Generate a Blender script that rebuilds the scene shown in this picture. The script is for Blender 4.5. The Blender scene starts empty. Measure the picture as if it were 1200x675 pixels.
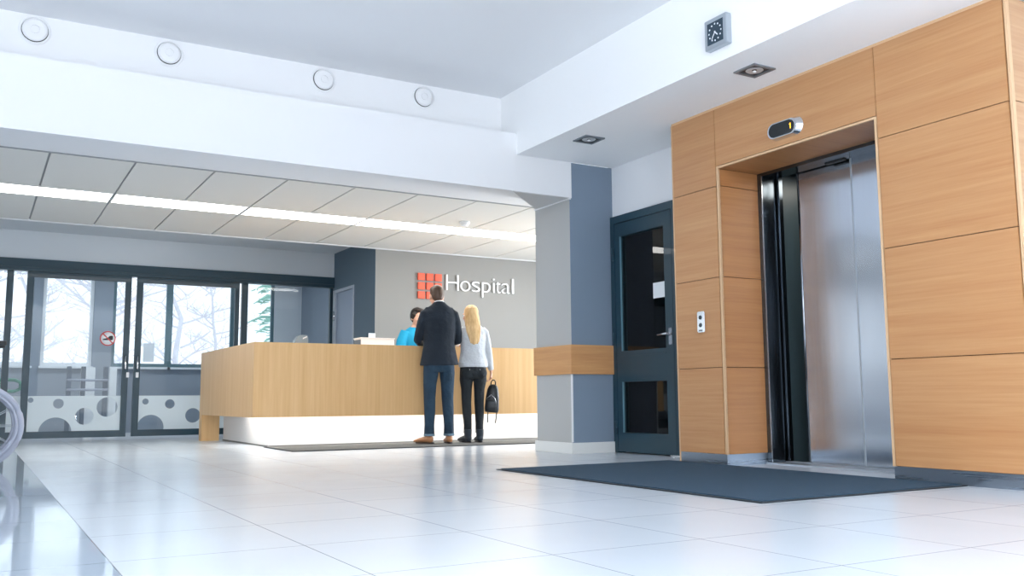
import bpy, bmesh, math, random
from mathutils import Vector, Matrix
random.seed(7)
S = bpy.context.scene
COL = S.collection
PI = math.pi

# ------------------------------------------------------------------ materials
MATS = {}
def lin(c):
    return tuple(((v/255)/12.92 if v/255 <= 0.04045 else (((v/255)+0.055)/1.055)**2.4) for v in c)
def new_mat(name):
    m = bpy.data.materials.new(name); m.use_nodes = True
    nt = m.node_tree
    b = nt.nodes['Principled BSDF']
    MATS[name] = m
    return m, nt, b
def plain(name, rgb, rough=0.6, metal=0.0, bump=0.0, bscale=60, coat=0.0, spec=None, vary=0.0, vscale=3, alpha=None):
    m, nt, b = new_mat(name)
    c = lin(rgb)
    b.inputs['Base Color'].default_value = (*c, 1)
    b.inputs['Roughness'].default_value = rough
    b.inputs['Metallic'].default_value = metal
    b.inputs['Coat Weight'].default_value = coat
    if spec is not None: b.inputs['Specular IOR Level'].default_value = spec
    if bump or vary:
        tc = nt.nodes.new('ShaderNodeTexCoord')
        if vary:
            n = nt.nodes.new('ShaderNodeTexNoise'); n.inputs['Scale'].default_value = vscale; n.inputs['Detail'].default_value = 4
            nt.links.new(tc.outputs['Object'], n.inputs['Vector'])
            r = nt.nodes.new('ShaderNodeMix'); r.data_type = 'RGBA'
            r.inputs['A'].default_value = (*[v*(1-vary) for v in c], 1); r.inputs['B'].default_value = (*[min(1, v*(1+vary)) for v in c], 1)
            nt.links.new(n.outputs['Fac'], r.inputs['Factor']); nt.links.new(r.outputs['Result'], b.inputs['Base Color'])
        if bump:
            n = nt.nodes.new('ShaderNodeTexNoise'); n.inputs['Scale'].default_value = bscale; n.inputs['Detail'].default_value = 3
            nt.links.new(tc.outputs['Object'], n.inputs['Vector'])
            bp = nt.nodes.new('ShaderNodeBump'); bp.inputs['Strength'].default_value = bump; bp.inputs['Distance'].default_value = 0.02
            nt.links.new(n.outputs['Fac'], bp.inputs['Height']); nt.links.new(bp.outputs['Normal'], b.inputs['Normal'])
    return m
def wood(name, c1, c2, scale, rough=0.4, coat=0.15, big=(1, 1, 1)):
    """scale: noise frequency per axis - low along the grain"""
    m, nt, b = new_mat(name)
    tc = nt.nodes.new('ShaderNodeTexCoord')
    def noise(sc, det):
        mp = nt.nodes.new('ShaderNodeMapping'); mp.inputs['Scale'].default_value = sc
        n = nt.nodes.new('ShaderNodeTexNoise'); n.inputs['Scale'].default_value = 1; n.inputs['Detail'].default_value = det; n.inputs['Roughness'].default_value = 0.65
        nt.links.new(tc.outputs['Object'], mp.inputs['Vector']); nt.links.new(mp.outputs['Vector'], n.inputs['Vector'])
        return n
    n1 = noise(scale, 5); n2 = noise(tuple(s*0.22 for s in scale), 2)
    mx = nt.nodes.new('ShaderNodeMath'); mx.operation = 'MULTIPLY_ADD'; mx.inputs[1].default_value = 0.45
    m2 = nt.nodes.new('ShaderNodeMath'); m2.operation = 'MULTIPLY'; m2.inputs[1].default_value = 0.55
    nt.links.new(n1.outputs['Fac'], m2.inputs[0]); nt.links.new(n2.outputs['Fac'], mx.inputs[0]); nt.links.new(m2.outputs[0], mx.inputs[2])
    cr = nt.nodes.new('ShaderNodeValToRGB')
    cr.color_ramp.elements[0].position = 0.32; cr.color_ramp.elements[0].color = (*lin(c1), 1)
    cr.color_ramp.elements[1].position = 0.66; cr.color_ramp.elements[1].color = (*lin(c2), 1)
    nt.links.new(mx.outputs[0], cr.inputs['Fac']); nt.links.new(cr.outputs['Color'], b.inputs['Base Color'])
    b.inputs['Roughness'].default_value = rough; b.inputs['Coat Weight'].default_value = coat; b.inputs['Coat Roughness'].default_value = 0.3
    return m
def emit(name, rgb, strength):
    m, nt, b = new_mat(name)
    b.inputs['Base Color'].default_value = (*lin(rgb), 1)
    b.inputs['Emission Color'].default_value = (*lin(rgb), 1); b.inputs['Emission Strength'].default_value = strength
    return m
def glass(name, tint, ior=1.45, rough=0.0, dark=None):
    m, nt, b = new_mat(name)
    nt.nodes.remove(b)
    out = nt.nodes['Material Output']
    tr = nt.nodes.new('ShaderNodeBsdfTransparent'); tr.inputs['Color'].default_value = (*lin(tint), 1)
    gl = nt.nodes.new('ShaderNodeBsdfGlossy'); gl.inputs['Roughness'].default_value = rough; gl.inputs['Color'].default_value = (1, 1, 1, 1)
    fr = nt.nodes.new('ShaderNodeFresnel'); fr.inputs['IOR'].default_value = ior
    mx = nt.nodes.new('ShaderNodeMixShader')
    nt.links.new(fr.outputs['Fac'], mx.inputs['Fac']); nt.links.new(tr.outputs[0], mx.inputs[1]); nt.links.new(gl.outputs[0], mx.inputs[2])
    nt.links.new(mx.outputs[0], out.inputs['Surface'])
    return m
def tile_floor(name, base, rough, spec):
    m, nt, b = new_mat(name)
    tc = nt.nodes.new('ShaderNodeTexCoord')
    mp = nt.nodes.new('ShaderNodeMapping'); mp.inputs['Location'].default_value = (-0.385, -3.09, 0)
    nt.links.new(tc.outputs['Object'], mp.inputs['Vector'])
    br = nt.nodes.new('ShaderNodeTexBrick'); br.offset = 0; br.squash = 1
    br.inputs['Scale'].default_value = 1; br.inputs['Brick Width'].default_value = 0.6; br.inputs['Row Height'].default_value = 0.6
    br.inputs['Mortar Size'].default_value = 0.0022; br.inputs['Mortar Smooth'].default_value = 0.3; br.inputs['Bias'].default_value = 0
    c = lin(base)
    br.inputs['Color1'].default_value = (*c, 1); br.inputs['Color2'].default_value = (*[v*0.985 for v in c], 1)
    br.inputs['Mortar'].default_value = (*[v*0.36 for v in c], 1)
    nt.links.new(mp.outputs['Vector'], br.inputs['Vector'])
    nt.links.new(br.outputs['Color'], b.inputs['Base Color'])
    n = nt.nodes.new('ShaderNodeTexNoise'); n.inputs['Scale'].default_value = 1.3; n.inputs['Detail'].default_value = 3
    nt.links.new(tc.outputs['Object'], n.inputs['Vector'])
    mr = nt.nodes.new('ShaderNodeMapRange'); mr.inputs['To Min'].default_value = rough*0.8; mr.inputs['To Max'].default_value = rough*1.2
    nt.links.new(n.outputs['Fac'], mr.inputs['Value']); nt.links.new(mr.outputs['Result'], b.inputs['Roughness'])
    b.inputs['Specular IOR Level'].default_value = spec
    return m
def brushed(name, rgb, rough, axis_scale):
    m, nt, b = new_mat(name)
    b.inputs['Base Color'].default_value = (*lin(rgb), 1); b.inputs['Metallic'].default_value = 1
    if axis_scale[0] > axis_scale[2]:
        tg = nt.nodes.new('ShaderNodeTangent'); tg.direction_type = 'RADIAL'; tg.axis = 'Z'
        b.inputs['Anisotropic'].default_value = 0.85; nt.links.new(tg.outputs[0], b.inputs['Tangent'])
    tc = nt.nodes.new('ShaderNodeTexCoord')
    mp = nt.nodes.new('ShaderNodeMapping'); mp.inputs['Scale'].default_value = axis_scale
    n = nt.nodes.new('ShaderNodeTexNoise'); n.inputs['Scale'].default_value = 1; n.inputs['Detail'].default_value = 3
    nt.links.new(tc.outputs['Object'], mp.inputs['Vector']); nt.links.new(mp.outputs['Vector'], n.inputs['Vector'])
    mr = nt.nodes.new('ShaderNodeMapRange'); mr.inputs['To Min'].default_value = rough*0.8; mr.inputs['To Max'].default_value = rough*1.25
    nt.links.new(n.outputs['Fac'], mr.inputs['Value']); nt.links.new(mr.outputs['Result'], b.inputs['Roughness'])
    return m
def fabric(name, rgb, bump=0.4, scale=9, vary=0.15, rough=0.9):
    return plain(name, rgb, rough, bump=bump, bscale=scale, vary=vary, vscale=scale*0.7)
def hair_mat(name, c1, c2):
    return wood(name, c1, c2, (70, 70, 6), rough=0.45, coat=0.0)

WHITE = plain('white_paint', (236, 238, 241), 0.75)
SOFFIT = plain('soffit_paint', (250, 252, 254), 0.75)
TILEC = plain('ceiling_tile_white', (222, 222, 218), 0.85, bump=0.05, bscale=120)
TILEGAP = plain('ceiling_grid_grey', (160, 163, 165), 0.8)
GREY = plain('hospital_wall_grey', (140, 140, 138), 0.7)
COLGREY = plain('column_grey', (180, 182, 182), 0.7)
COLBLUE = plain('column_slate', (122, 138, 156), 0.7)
SLATE = plain('slate_wall', (92, 112, 128), 0.7)
ALC = plain('entrance_wall_paint', (205, 212, 218), 0.75)
TEAL = plain('teal_metal', (27, 58, 72), 0.4, coat=0.1)
TEALD = plain('teal_gasket', (18, 36, 44), 0.6)
FLOOR = tile_floor('floor_tile', (208, 216, 224), 0.22, 0.4)
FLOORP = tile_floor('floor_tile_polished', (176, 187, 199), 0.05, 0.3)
OAK = wood('oak_panel', (174, 121, 76), (192, 145, 99), (60, 1.8, 60))
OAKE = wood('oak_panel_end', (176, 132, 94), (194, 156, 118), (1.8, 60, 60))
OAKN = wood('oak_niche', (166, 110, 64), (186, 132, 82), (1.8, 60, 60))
OAKEDGE = plain('oak_edge', (214, 178, 140), 0.5)
OAKGAP = plain('oak_joint', (96, 62, 38), 0.8)
OAKD = wood('oak_desk', (214, 168, 112), (230, 190, 136), (48, 48, 1.3), rough=0.42, coat=0.1)
STEEL = brushed('brushed_steel', (188, 197, 208), 0.2, (60, 60, 1.5))
STEELD = brushed('dark_steel', (96, 104, 112), 0.18, (60, 60, 1.5))
STEELP = brushed('steel_plinth', (150, 160, 172), 0.28, (1.5, 1.5, 60))
CHROME = plain('chrome', (215, 218, 222), 0.15, 1.0)
SILVER = plain('silver_paint', (176, 184, 192), 0.35, 0.6)
BLACK = plain('black_plastic', (14, 18, 22), 0.4)
BLACKG = plain('black_glass', (6, 14, 18), 0.08, coat=0.5)
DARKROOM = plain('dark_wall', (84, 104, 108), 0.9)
GLASS = glass('clear_glass', (246, 250, 252), 1.32)
GLASST = glass('dark_glass', (180, 204, 206))
FILM = plain('frosted_film', (214, 226, 232), 0.7)
PAPER = plain('white_paper', (238, 242, 246), 0.8)
LED = emit('led_diffuser', (255, 253, 248), 9.0)
LEDS = emit('led_strip_glow', (255, 253, 248), 12.0)
AMBER = emit('amber_digit', (255, 170, 40), 3.0)
DESKW = plain('desk_base_white', (236, 238, 240), 0.35)
MATT = plain('mat_blue_grey', (40, 70, 92), 0.95, bump=0.8, bscale=160, vary=0.35, vscale=70)
MATG = plain('mat_grey', (112, 112, 110), 0.95, bump=0.5, bscale=140, vary=0.15, vscale=50)
MATRUB = plain('mat_rubber', (24, 34, 42), 0.7)
ORANGE = plain('sign_orange', (226, 92, 62), 0.5)
LETTER = plain('sign_white', (244, 246, 248), 0.4)
SNOW = plain('snow', (245, 247, 250), 0.9)
BARK = plain('snowy_bark', (214, 211, 218), 0.9, vary=0.08, vscale=6)
FIR = plain('fir_green', (150, 190, 176), 0.9, vary=0.3, vscale=6)
RED = plain('sticker_red', (206, 60, 58), 0.5)
GREENP = plain('green_paint', (20, 128, 104), 0.4)
WHEELG = plain('wheel_grey', (164, 170, 186), 0.5)
SKIN = plain('skin', (222, 172, 146), 0.55)
LOWWALL = plain('vestibule_wall_grey', (146, 156, 168), 0.8)

# ------------------------------------------------------------------ mesh helpers
class MB:
    def __init__(self): self.b = bmesh.new()
    def _mi(self, faces, mi):
        for f in faces: f.material_index = mi
    def box(self, x0, x1, y0, y1, z0, z1, mi=0, bev=0):
        t = bmesh.new()
        v = [t.verts.new((x, y, z)) for x in (x0, x1) for y in (y0, y1) for z in (z0, z1)]
        for q in ((0, 1, 3, 2), (4, 6, 7, 5), (0, 4, 5, 1), (2, 3, 7, 6), (0, 2, 6, 4), (1, 5, 7, 3)): t.faces.new([v[i] for i in q])
        bmesh.ops.recalc_face_normals(t, faces=t.faces[:])
        if bev: bmesh.ops.bevel(t, geom=t.edges[:], offset=bev, segments=2, affect='EDGES')
        return self.join(t, mi)
    def join(self, t, mi=None, M=None):
        vm = {}
        for v in t.verts: vm[v] = self.b.verts.new((M @ v.co) if M else v.co)
        for f in t.faces:
            try:
                g = self.b.faces.new([vm[v] for v in f.verts]); g.material_index = f.material_index if mi is None else mi; g.smooth = f.smooth
            except ValueError: pass
        t.free(); return self
    def prism(self, pts, axis, a0, a1, mi=0):
        """2-D outline extruded along axis 'x','y','z'"""
        def P(p, a): return {'x': (a, p[0], p[1]), 'y': (p[0], a, p[1]), 'z': (p[0], p[1], a)}[axis]
        t = bmesh.new()
        A = [t.verts.new(P(p, a0)) for p in pts]; B = [t.verts.new(P(p, a1)) for p in pts]
        t.faces.new(A); t.faces.new(B[::-1])
        n = len(pts)
        for i in range(n): t.faces.new((A[i], A[(i+1) % n], B[(i+1) % n], B[i]))
        bmesh.ops.recalc_face_normals(t, faces=t.faces[:])
        return self.join(t, mi)
    def tube(self, pts, r, seg=12, mi=0, cyclic=False, smooth=True):
        pts = [Vector(p) for p in pts]; n = len(pts)
        t = bmesh.new(); rings = []
        for i, p in enumerate(pts):
            if cyclic: d = pts[(i+1) % n]-pts[i-1]
            else: d = pts[min(i+1, n-1)]-pts[max(i-1, 0)]
            d.normalize()
            u = d.orthogonal() if abs(d.z) > .95 else d.cross(Vector((0, 0, 1)))
            if abs(d.z) > .95: u = Vector((1, 0, 0))-d*d.x
            u.normalize(); w = d.cross(u)
            rr = r[i] if isinstance(r, (list, tuple)) else r
            rings.append([t.verts.new(p+(u*math.cos(2*PI*k/seg)+w*math.sin(2*PI*k/seg))*rr) for k in range(seg)])
        for i in range(n if cyclic else n-1):
            a, b = rings[i], rings[(i+1) % n]
            for k in range(seg):
                f = t.faces.new((a[k], a[(k+1) % seg], b[(k+1) % seg], b[k])); f.smooth = smooth
        if not cyclic: t.faces.new(rings[0][::-1]); t.faces.new(rings[-1])
        bmesh.ops.recalc_face_normals(t, faces=t.faces[:])
        return self.join(t, mi)
    def lathe(self, prof, M, seg=32, mi=0, smooth=True):
        """profile (r, h) spun around local z, placed with matrix M"""
        t = bmesh.new(); rings = []
        for r, h in prof:
            if r < 1e-6: rings.append([t.verts.new(M @ Vector((0, 0, h)))])
            else: rings.append([t.verts.new(M @ Vector((r*math.cos(2*PI*k/seg), r*math.sin(2*PI*k/seg), h))) for k in range(seg)])
        for a, b in zip(rings, rings[1:]):
            for k in range(seg):
                q = [a[k % len(a)], a[(k+1) % len(a)], b[(k+1) % len(b)], b[k % len(b)]]
                u = []
                for v in q:
                    if v not in u: u.append(v)
                if len(u) > 2:
                    f = t.faces.new(u); f.smooth = smooth
        bmesh.ops.recalc_face_normals(t, faces=t.faces[:])
        return self.join(t, mi)
    def ball(self, c, rx, ry, rz, mi=0, seg=20):
        t = bmesh.new(); bmesh.ops.create_uvsphere(t, u_segments=seg, v_segments=seg//2, radius=1)
        for v in t.verts: v.co = Vector(c)+Vector((v.co.x*rx, v.co.y*ry, v.co.z*rz))
        for f in t.faces: f.smooth = True
        return self.join(t, mi)
    def build(self, name, mat, parent=None, local=False):
        me = bpy.data.meshes.new(name); self.b.to_mesh(me); self.b.free()
        for m in (mat if isinstance(mat, (list, tuple)) else [mat]): me.materials.append(m)
        return link(name, me, parent, local)
def wmat(o):
    m = Matrix.LocRotScale(o.location, o.rotation_euler, o.scale)
    return (wmat(o.parent) @ o.matrix_parent_inverse @ m) if o.parent else m
def link(name, me, parent=None, local=False):
    o = bpy.data.objects.new(name, me); COL.objects.link(o)
    if parent:
        o.parent = parent
        if not local: o.matrix_parent_inverse = wmat(parent).inverted()
    return o
def tag(o, label, cat, group=None, kind=None):
    o['label'] = label; o['category'] = cat
    if group: o['group'] = group
    if kind: o['kind'] = kind
    return o
def struct(o, label, cat): return tag(o, label, cat, kind='structure')
def empty(name, loc, label, cat, group=None, rz=0, kind=None):
    o = bpy.data.objects.new(name, None); COL.objects.link(o); o.location = loc; o.rotation_euler = (0, 0, rz); o.empty_display_size = 0.1
    return tag(o, label, cat, group, kind)
def box(name, mat, *a, parent=None, **k): return MB().box(*a, **k).build(name, mat, parent)
def arc(cx, cz, r, a0, a1, n): return [(cx+r*math.cos(a0+(a1-a0)*i/n), cz+r*math.sin(a0+(a1-a0)*i/n)) for i in range(n+1)]
def AX(o, z, x=None):
    """matrix whose local z points along z, at o"""
    z = Vector(z).normalized(); x = Vector(x) if x else z.orthogonal(); x = (x-z*x.dot(z)).normalized(); y = z.cross(x)
    return Matrix(((x.x, y.x, z.x, o[0]), (x.y, y.y, z.y, o[1]), (x.z, y.z, z.z, o[2]), (0, 0, 0, 1)))

# ------------------------------------------------------------------ camera
cam = bpy.data.cameras.new('camera'); cam.sensor_width = 36; cam.lens = 1082.635/1200*36; cam.clip_start = 0.05; cam.clip_end = 300
co = bpy.data.objects.new('camera', cam); COL.objects.link(co)
R = ((0.86529746, -0.50121513, -0.00661073), (0.05432545, 0.10688167, -0.99278651), (0.49830618, 0.85869651, 0.11971318))
co.matrix_world = Matrix(((R[0][0], -R[1][0], -R[2][0], 0), (R[0][1], -R[1][1], -R[2][1], 0), (R[0][2], -R[1][2], -R[2][2], 0.48), (0, 0, 0, 1)))
S.camera = co

# ------------------------------------------------------------------ room shell
XL, YB, XR = -4.2, -4.0, 8.6
YG = 13.2; XD = 4.564; YH = 11.5; XW = 5.08; XF = 4.656; YC = 6.868
struct(box('floor', FLOOR, 0.385, XR, YB, 16, -0.1, 0), 'pale satin floor tiles across the lobby', 'floor')
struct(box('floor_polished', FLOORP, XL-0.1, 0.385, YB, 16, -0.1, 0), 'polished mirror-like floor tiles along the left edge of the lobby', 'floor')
struct(box('ceiling', WHITE, XL, 4.1, YB, 7.3, 3.222, 3.4), 'high smooth white lobby ceiling above the camera', 'ceiling')
struct(MB().box(4.041, XR, YB, YC, 2.63, 3.4).box(4.041, XR, YC, 7.3, 2.815, 3.4).build('ceiling_soffit', SOFFIT), 'white dropped soffit above the elevator wall', 'ceiling')
struct(box('wall_recess', WHITE, XL, 4.041, 7.153, 7.3, 2.70, 3.222), 'narrow white recessed wall strip holding round vents', 'wall')
b = MB()
b.prism([(YC, 2.30), (8.2, 2.5), (8.2, 2.70), (7.153, 2.70), (7.153, 2.82), (YC, 2.82)], 'x', XL, 4.615)
b.prism([(7.47, 2.39), (8.2, 2.5), (8.2, 2.7), (7.47, 2.7)], 'x', 4.615, XR)
struct(b.build('beam', WHITE), 'wide white beam crossing above the reception area', 'beam')
m = MB(); m.prism([(4.0, YC+0.001), (4.614, YC+0.001), (4.614, 7.47)], 'z', 2.294, 2.42)  # bracket's grey carries the shade of its flat underside
struct(m.build('trim_4', plain('bracket_shade', (200, 201, 202), .8)), 'triangular underside with shade put into its grey, where the beam meets the column', 'trim')
# tiled reception ceiling
b = MB()
b.box(XL, XR, 8.2, 11.48, 2.512, 2.70, mi=1)
xs = [0.434+0.655*k for k in range(-8, 13)]
for i in range(len(xs)-1):
    for y0, y1 in ((8.21, 9.60), (10.04, 11.44)):
        b.box(xs[i]+0.009, xs[i+1]-0.009, y0, y1, 2.5, 2.512)
b.box(XL, XR, 11.445, 11.495, 2.492, 2.66, mi=2)
b.box(XL, XR, 8.17, 8.2, 2.49, 2.52, mi=1)
struct(b.build('ceiling_reception', [TILEC, TILEGAP, WHITE]), 'suspended tile ceiling above the reception desk', 'ceiling')
for k in range(-3, 5):
    x0, x1 = xs[8]+0.655*(1+2*k)+0.012, xs[8]+0.655*(3+2*k)-0.012
    if x1 < 0 or x1 > XR: continue
    nm = ['', '', '', '']
    t = empty('ceiling_light', ((x0+x1)/2, 9.82, 2.5), '', 'ceiling light', 'linear lights in the tile ceiling')
    t['x'] = x0
    box('diffuser', LED, x0+0.006, x1-0.006, 9.615, 10.025, 2.499, 2.51, parent=t)
    m = MB()
    m.box(x0, x1, 9.605, 9.615, 2.497, 2.511); m.box(x0, x1, 10.025, 10.035, 2.497, 2.511); m.box(x0, x0+.006, 9.615, 10.025, 2.497, 2.511); m.box(x1-.006, x1, 9.615, 10.025, 2.497, 2.511)
    m.build('frame', WHITE, t)
struct(box('ceiling_entrance', ALC, XL, XD, 11.495, YG, 2.66, 2.75), 'grey plaster ceiling in front of the glass doors', 'ceiling')
b = MB(); b.box(XL, XD+0.2, YG-0.05, YG+0.1, 2.297, 2.75)
struct(b.build('wall_entrance', ALC), 'pale wall strip above the glass entrance doors', 'wall')
struct(box('wall_reception', GREY, XD, XR, YH, YH+0.15, 0, 2.75), 'grey wall behind the reception desk', 'wall')
# slate wall with a grey door in it
b = MB()
b.box(XD, XD+0.12, YH+0.15, 12.29, 0, 2.7); b.box(XD, XD+0.12, 12.29, 13.155, 2.10, 2.7); b.box(XD, XD+0.12, 13.155, YG+0.05, 0, 2.7)
b.box(XD-0.001, XD, YH, YH+0.15, 0, 2.66)
struct(b.build('wall_side', SLATE), 'dark slate wall at the end of the entrance', 'wall')
t = empty('door_4', (XD, 12.72, 0), 'pale grey door in the dark slate side wall', 'door', kind='structure')
box('door_leaf', plain('pale_door', (150, 164, 184), 0.5), XD+0.03, XD+0.07, 12.33, 13.11, 0.005, 2.06, parent=t)
m = MB(); DF = plain('pale_door_frame', (176, 186, 198), 0.5)
m.box(XD-0.012, XD+0.1, 12.29, 12.33, 0, 2.10); m.box(XD-0.012, XD+0.1, 13.11, 13.155, 0, 2.10); m.box(XD-0.012, XD+0.1, 12.33, 13.11, 2.06, 2.10)
m.build('door_frame', DF, t)
for z in (0.35, 1.65): MB().tube([(XD-0.005, 13.12, z), (XD-0.005, 13.12, z+0.14)], 0.014).build('hinge', CHROME, t)
# column
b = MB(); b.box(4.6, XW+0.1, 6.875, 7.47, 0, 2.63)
b.b.faces.ensure_lookup_table()
for f in b.b.faces:
    f.normal_update()
    if f.normal.y < -0.9: f.material_index = 1
# faces are un-normalised until to_mesh: pick by position
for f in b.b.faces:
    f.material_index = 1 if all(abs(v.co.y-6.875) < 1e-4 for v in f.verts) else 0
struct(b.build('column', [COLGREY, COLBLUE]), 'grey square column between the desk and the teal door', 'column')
b = MB(); b.box(4.583, XW-0.005, 6.856, 7.487, 0, 0.095, bev=0.002)
struct(b.build('baseboard_column', plain('pale_skirting', (226, 228, 226), 0.5)), 'white skirting around the foot of the column', 'baseboard')
b = MB(); b.box(4.578, XW-0.015, 6.85, 7.49, 0.70, 0.962, bev=0.002)
struct(b.build('trim_1', wood('oak_band', (186, 132, 84), (214, 164, 112), (1.6, 1.6, 30))), 'wide oak bumper band around the column', 'trim')
b = MB(); b.box(4.593, 4.618, 6.866, 6.876, 2.297, 2.63); b.box(4.588, 4.612, 6.87, 7.475, 2.285, 2.297)
b.box(4.592, 4.606, 6.868, 6.88, 0.10, 0.70)
struct(b.build('trim_2', WHITE), 'thin white bead along the column corner', 'trim')

# ------------------------------------------------------------------ elevator wall: oak cladding with niche
YE, Y1, NL, NR, NT, WT = 5.507, 5.012, 4.994, 3.615, 2.16, 2.612
YR0 = 2.755
b = MB()
g = 0.0025
def panel(y0, y1, z0, z1): b.box(XF, XF+0.02, min(y0, y1)+g, max(y0, y1)-g, z0+g, z1-g, mi=0)
# backing
b.box(XF+0.012, XW, NL+0.018, YE-0.012, 0.08, WT, mi=1)
b.box(XF+0.012, XW, YR0+0.02, NR-0.018, 0.08, WT, mi=1)
b.box(XF+0.012, XW, NR-0.018, NL+0.018, NT+0.02, WT, mi=1)
rows = [0.08, 0.70, 1.357, 2.032, WT]
for z0, z1 in zip(rows, rows[1:]):
    panel(YE-0.012, Y1+0.002, z0, z1); panel(YR0+0.018, NR-0.016, z0, z1)
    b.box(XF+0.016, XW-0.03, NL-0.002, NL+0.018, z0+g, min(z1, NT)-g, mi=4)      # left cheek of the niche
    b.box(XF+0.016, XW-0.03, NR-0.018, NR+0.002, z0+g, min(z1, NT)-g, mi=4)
    b.box(XF+0.03, XW, YR0, YR0+0.02, z0+g, z1-g, mi=3)                          # end face
panel(Y1+0.002, NR-0.016, NT+0.016, WT)
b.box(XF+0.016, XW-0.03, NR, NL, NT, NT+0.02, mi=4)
# pale edge strips
b.box(XF-0.001, XF+0.02, NL-0.002, NL+0.014, 0.08, NT+0.014, mi=2)
b.box(XF-0.001, XF+0.02, NR-0.014, NR+0.002, 0.08, NT+0.014, mi=2)
b.box(XF-0.001, XF+0.02, NR+0.002, NL-0.002, NT, NT+0.014, mi=2)
b.box(XF-0.001, XF+0.05, YE-0.010, YE, 0.0, WT, mi=2)
b.box(XF+0.003, XF+0.03, YR0, YR0+0.014, 0.08, WT, mi=2)
b.box(XF+0.006, XF+0.05, YR0, YE, WT, 2.63, mi=2)
struct(b.build('wall_elevator', [OAK, OAKGAP, OAKEDGE, OAKE, OAKN]), 'oak clad wall around the elevator', 'wall')
b = MB()
b.box(XF+0.004, XW, NL+0.004, YE-0.012, 0, 0.08); b.box(XF+0.004, XW, YR0+0.004, NR-0.004, 0, 0.08)
struct(b.build('baseboard_elevator', STEELP), 'brushed steel plinth under the oak wall', 'baseboard')

# right wall with teal door
DL, DR = 6.868, 5.95
b = MB()
b.box(XW, XW+0.12, YE-0.1, 6.875, 2.153, 2.66); b.box(XW, XW+0.12, YE-0.1, DR, 0, 2.153)
b.box(XW, XW+0.12, YB, YR0+0.3, 0, 2.63)
b.box(XW, XW+0.12, YR0+0.3, YE-0.1, 2.30, 2.63)
struct(b.build('wall_right', WHITE), 'white wall above the teal side door', 'wall')
b = MB()
b.box(7.0, 7.1, 5.4, 7.47, 0, 2.7); b.box(XW+0.12, 7.0, 5.3, 5.4, 0, 2.7); b.box(XW+0.12, 7.0, 7.40, 7.47, 0, 2.7); b.box(XW+0.12, 7.1, 5.3, 7.47, 2.63, 2.7)
struct(b.build('wall_passage', DARKROOM), 'dark walls of the passage behind the teal door', 'wall')
t = empty('door_1', (XW, 6.4, 0), 'dark teal metal door with two dark glass panes', 'door', kind='structure')
x0, x1 = XW-0.035, XW+0.03
m = MB()
m.box(x0, x1+.02, DL-0.06, DL, 0.0, 2.153); m.box(x0, x1+.02, DR, DR+0.05, 0.0, 2.153); m.box(x0, x1+.02, DR+0.05, DL-0.06, 2.085, 2.153)
m.build('door_frame', TEAL, t)
m = MB(); m.box(x0+0.012, x0+0.03, DL-0.066, DL-0.06, 0.01, 2.085); m.box(x0+0.012, x0+0.03, DR+0.05, DL-0.06, 2.078, 2.085); m.build('gasket', TEALD, t)
yl0, yl1 = DR+0.055, DL-0.067
m = MB(); z0 = 0.012; zt = 2.077
m.box(x0, x1, yl1-0.075, yl1, z0, zt); m.box(x0, x1, yl0, yl0+0.10, z0, zt)
for za, zb in ((z0, 0.18), (0.63, 0.905), (1.955, zt)): m.box(x0, x1, yl0+0.10, yl1-0.075, za, zb)
m.box(x0-0.004, x0, yl0+0.10, yl1-0.075, 0.655, 0.665); m.box(x0-0.004, x0, yl0+0.10, yl1-0.075, 0.86, 0.87)
m.build('door_leaf', TEAL, t)
m = MB(); m.box(XW-0.005, XW+0.003, yl0+0.10, yl1-0.075, 0.18, 0.63); m.build('glass_pane', GLASST, t)
m = MB(); m.box(XW-0.005, XW+0.003, yl0+0.10, yl1-0.075, 0.905, 1.955); m.build('glass_pane', GLASST, t)
m = MB()
for za, zb in ((0.18, 0.63), (0.905, 1.955)):
    m.box(x0-0.003, x0+0.012, yl1-0.083, yl1-0.075, za, zb)
m.build('glazing_bead', plain('teal_edge', (92, 128, 142), 0.3), t)
for z in (0.22, 1.02, 1.80): MB().tube([(x0-0.012, DL-0.05, z-.06), (x0-0.012, DL-0.05, z+.06)], 0.011).tube([(x0-0.012, DL-0.05, z-.008), (x0-0.012, DL-0.05, z+.008)], 0.014).build('hinge', TEAL, t)
MB().tube([(x0-0.002, 6.04, 1.02), (x0-0.05, 6.04, 1.02), (x0-0.052, 6.05, 1.02), (x0-0.052, 6.15, 1.015)], 0.010).box(x0-.006, x0, 6.02, 6.06, .93, 1.07).build('handle', CHROME, t)
tag(box('paper_notice', PAPER, XW-0.0075, XW-0.006, 6.085, 6.293, 1.343, 1.478), 'white paper notice taped to the teal door glass', 'notice')
m = MB(); m.prism([(4.95, 5.93), (5.04, 5.90), (5.04, 6.08)], 'z', 0.001, 0.012)
tag(m.build('door_stop', PAPER), 'small pale wedge on the floor at the teal door', 'door stop')

# outer enclosing walls (behind and left of the camera) with window openings
WINL = [(-3.4, -0.9), (-0.6, 1.9), (2.2, 4.7), (10.7, 12.8)]
b = MB()
b.box(XL-0.15, XL, YB, YG, 0, 0.15); b.box(XL-0.15, XL, YB, YG, 2.6, 3.4)
ed = [YB]+[v for w in WINL for v in w]+[YG]
for a, c in zip(ed[::2], ed[1::2]): b.box(XL-0.15, XL, a, c, 0.15, 2.6)
struct(b.build('wall_left', WHITE), 'white window wall along the left of the lobby', 'wall')
for i, (a, c) in enumerate(WINL):
    m = MB(); yy = (a+c)/2
    for p, q in ((a, a+.06), (yy-.03, yy+.03), (c-.06, c)): m.box(XL-0.1, XL-0.04, p, q, 0.15, 2.6)
    for p, q in ((0.15, .21), (2.54, 2.6)): m.box(XL-0.1, XL-0.04, a, c, p, q)
    struct(m.build('window_%d' % (i+11), TEAL), 'teal window frame in the left wall, number %d from the rear' % (i+1), 'window')
b = MB()
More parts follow.
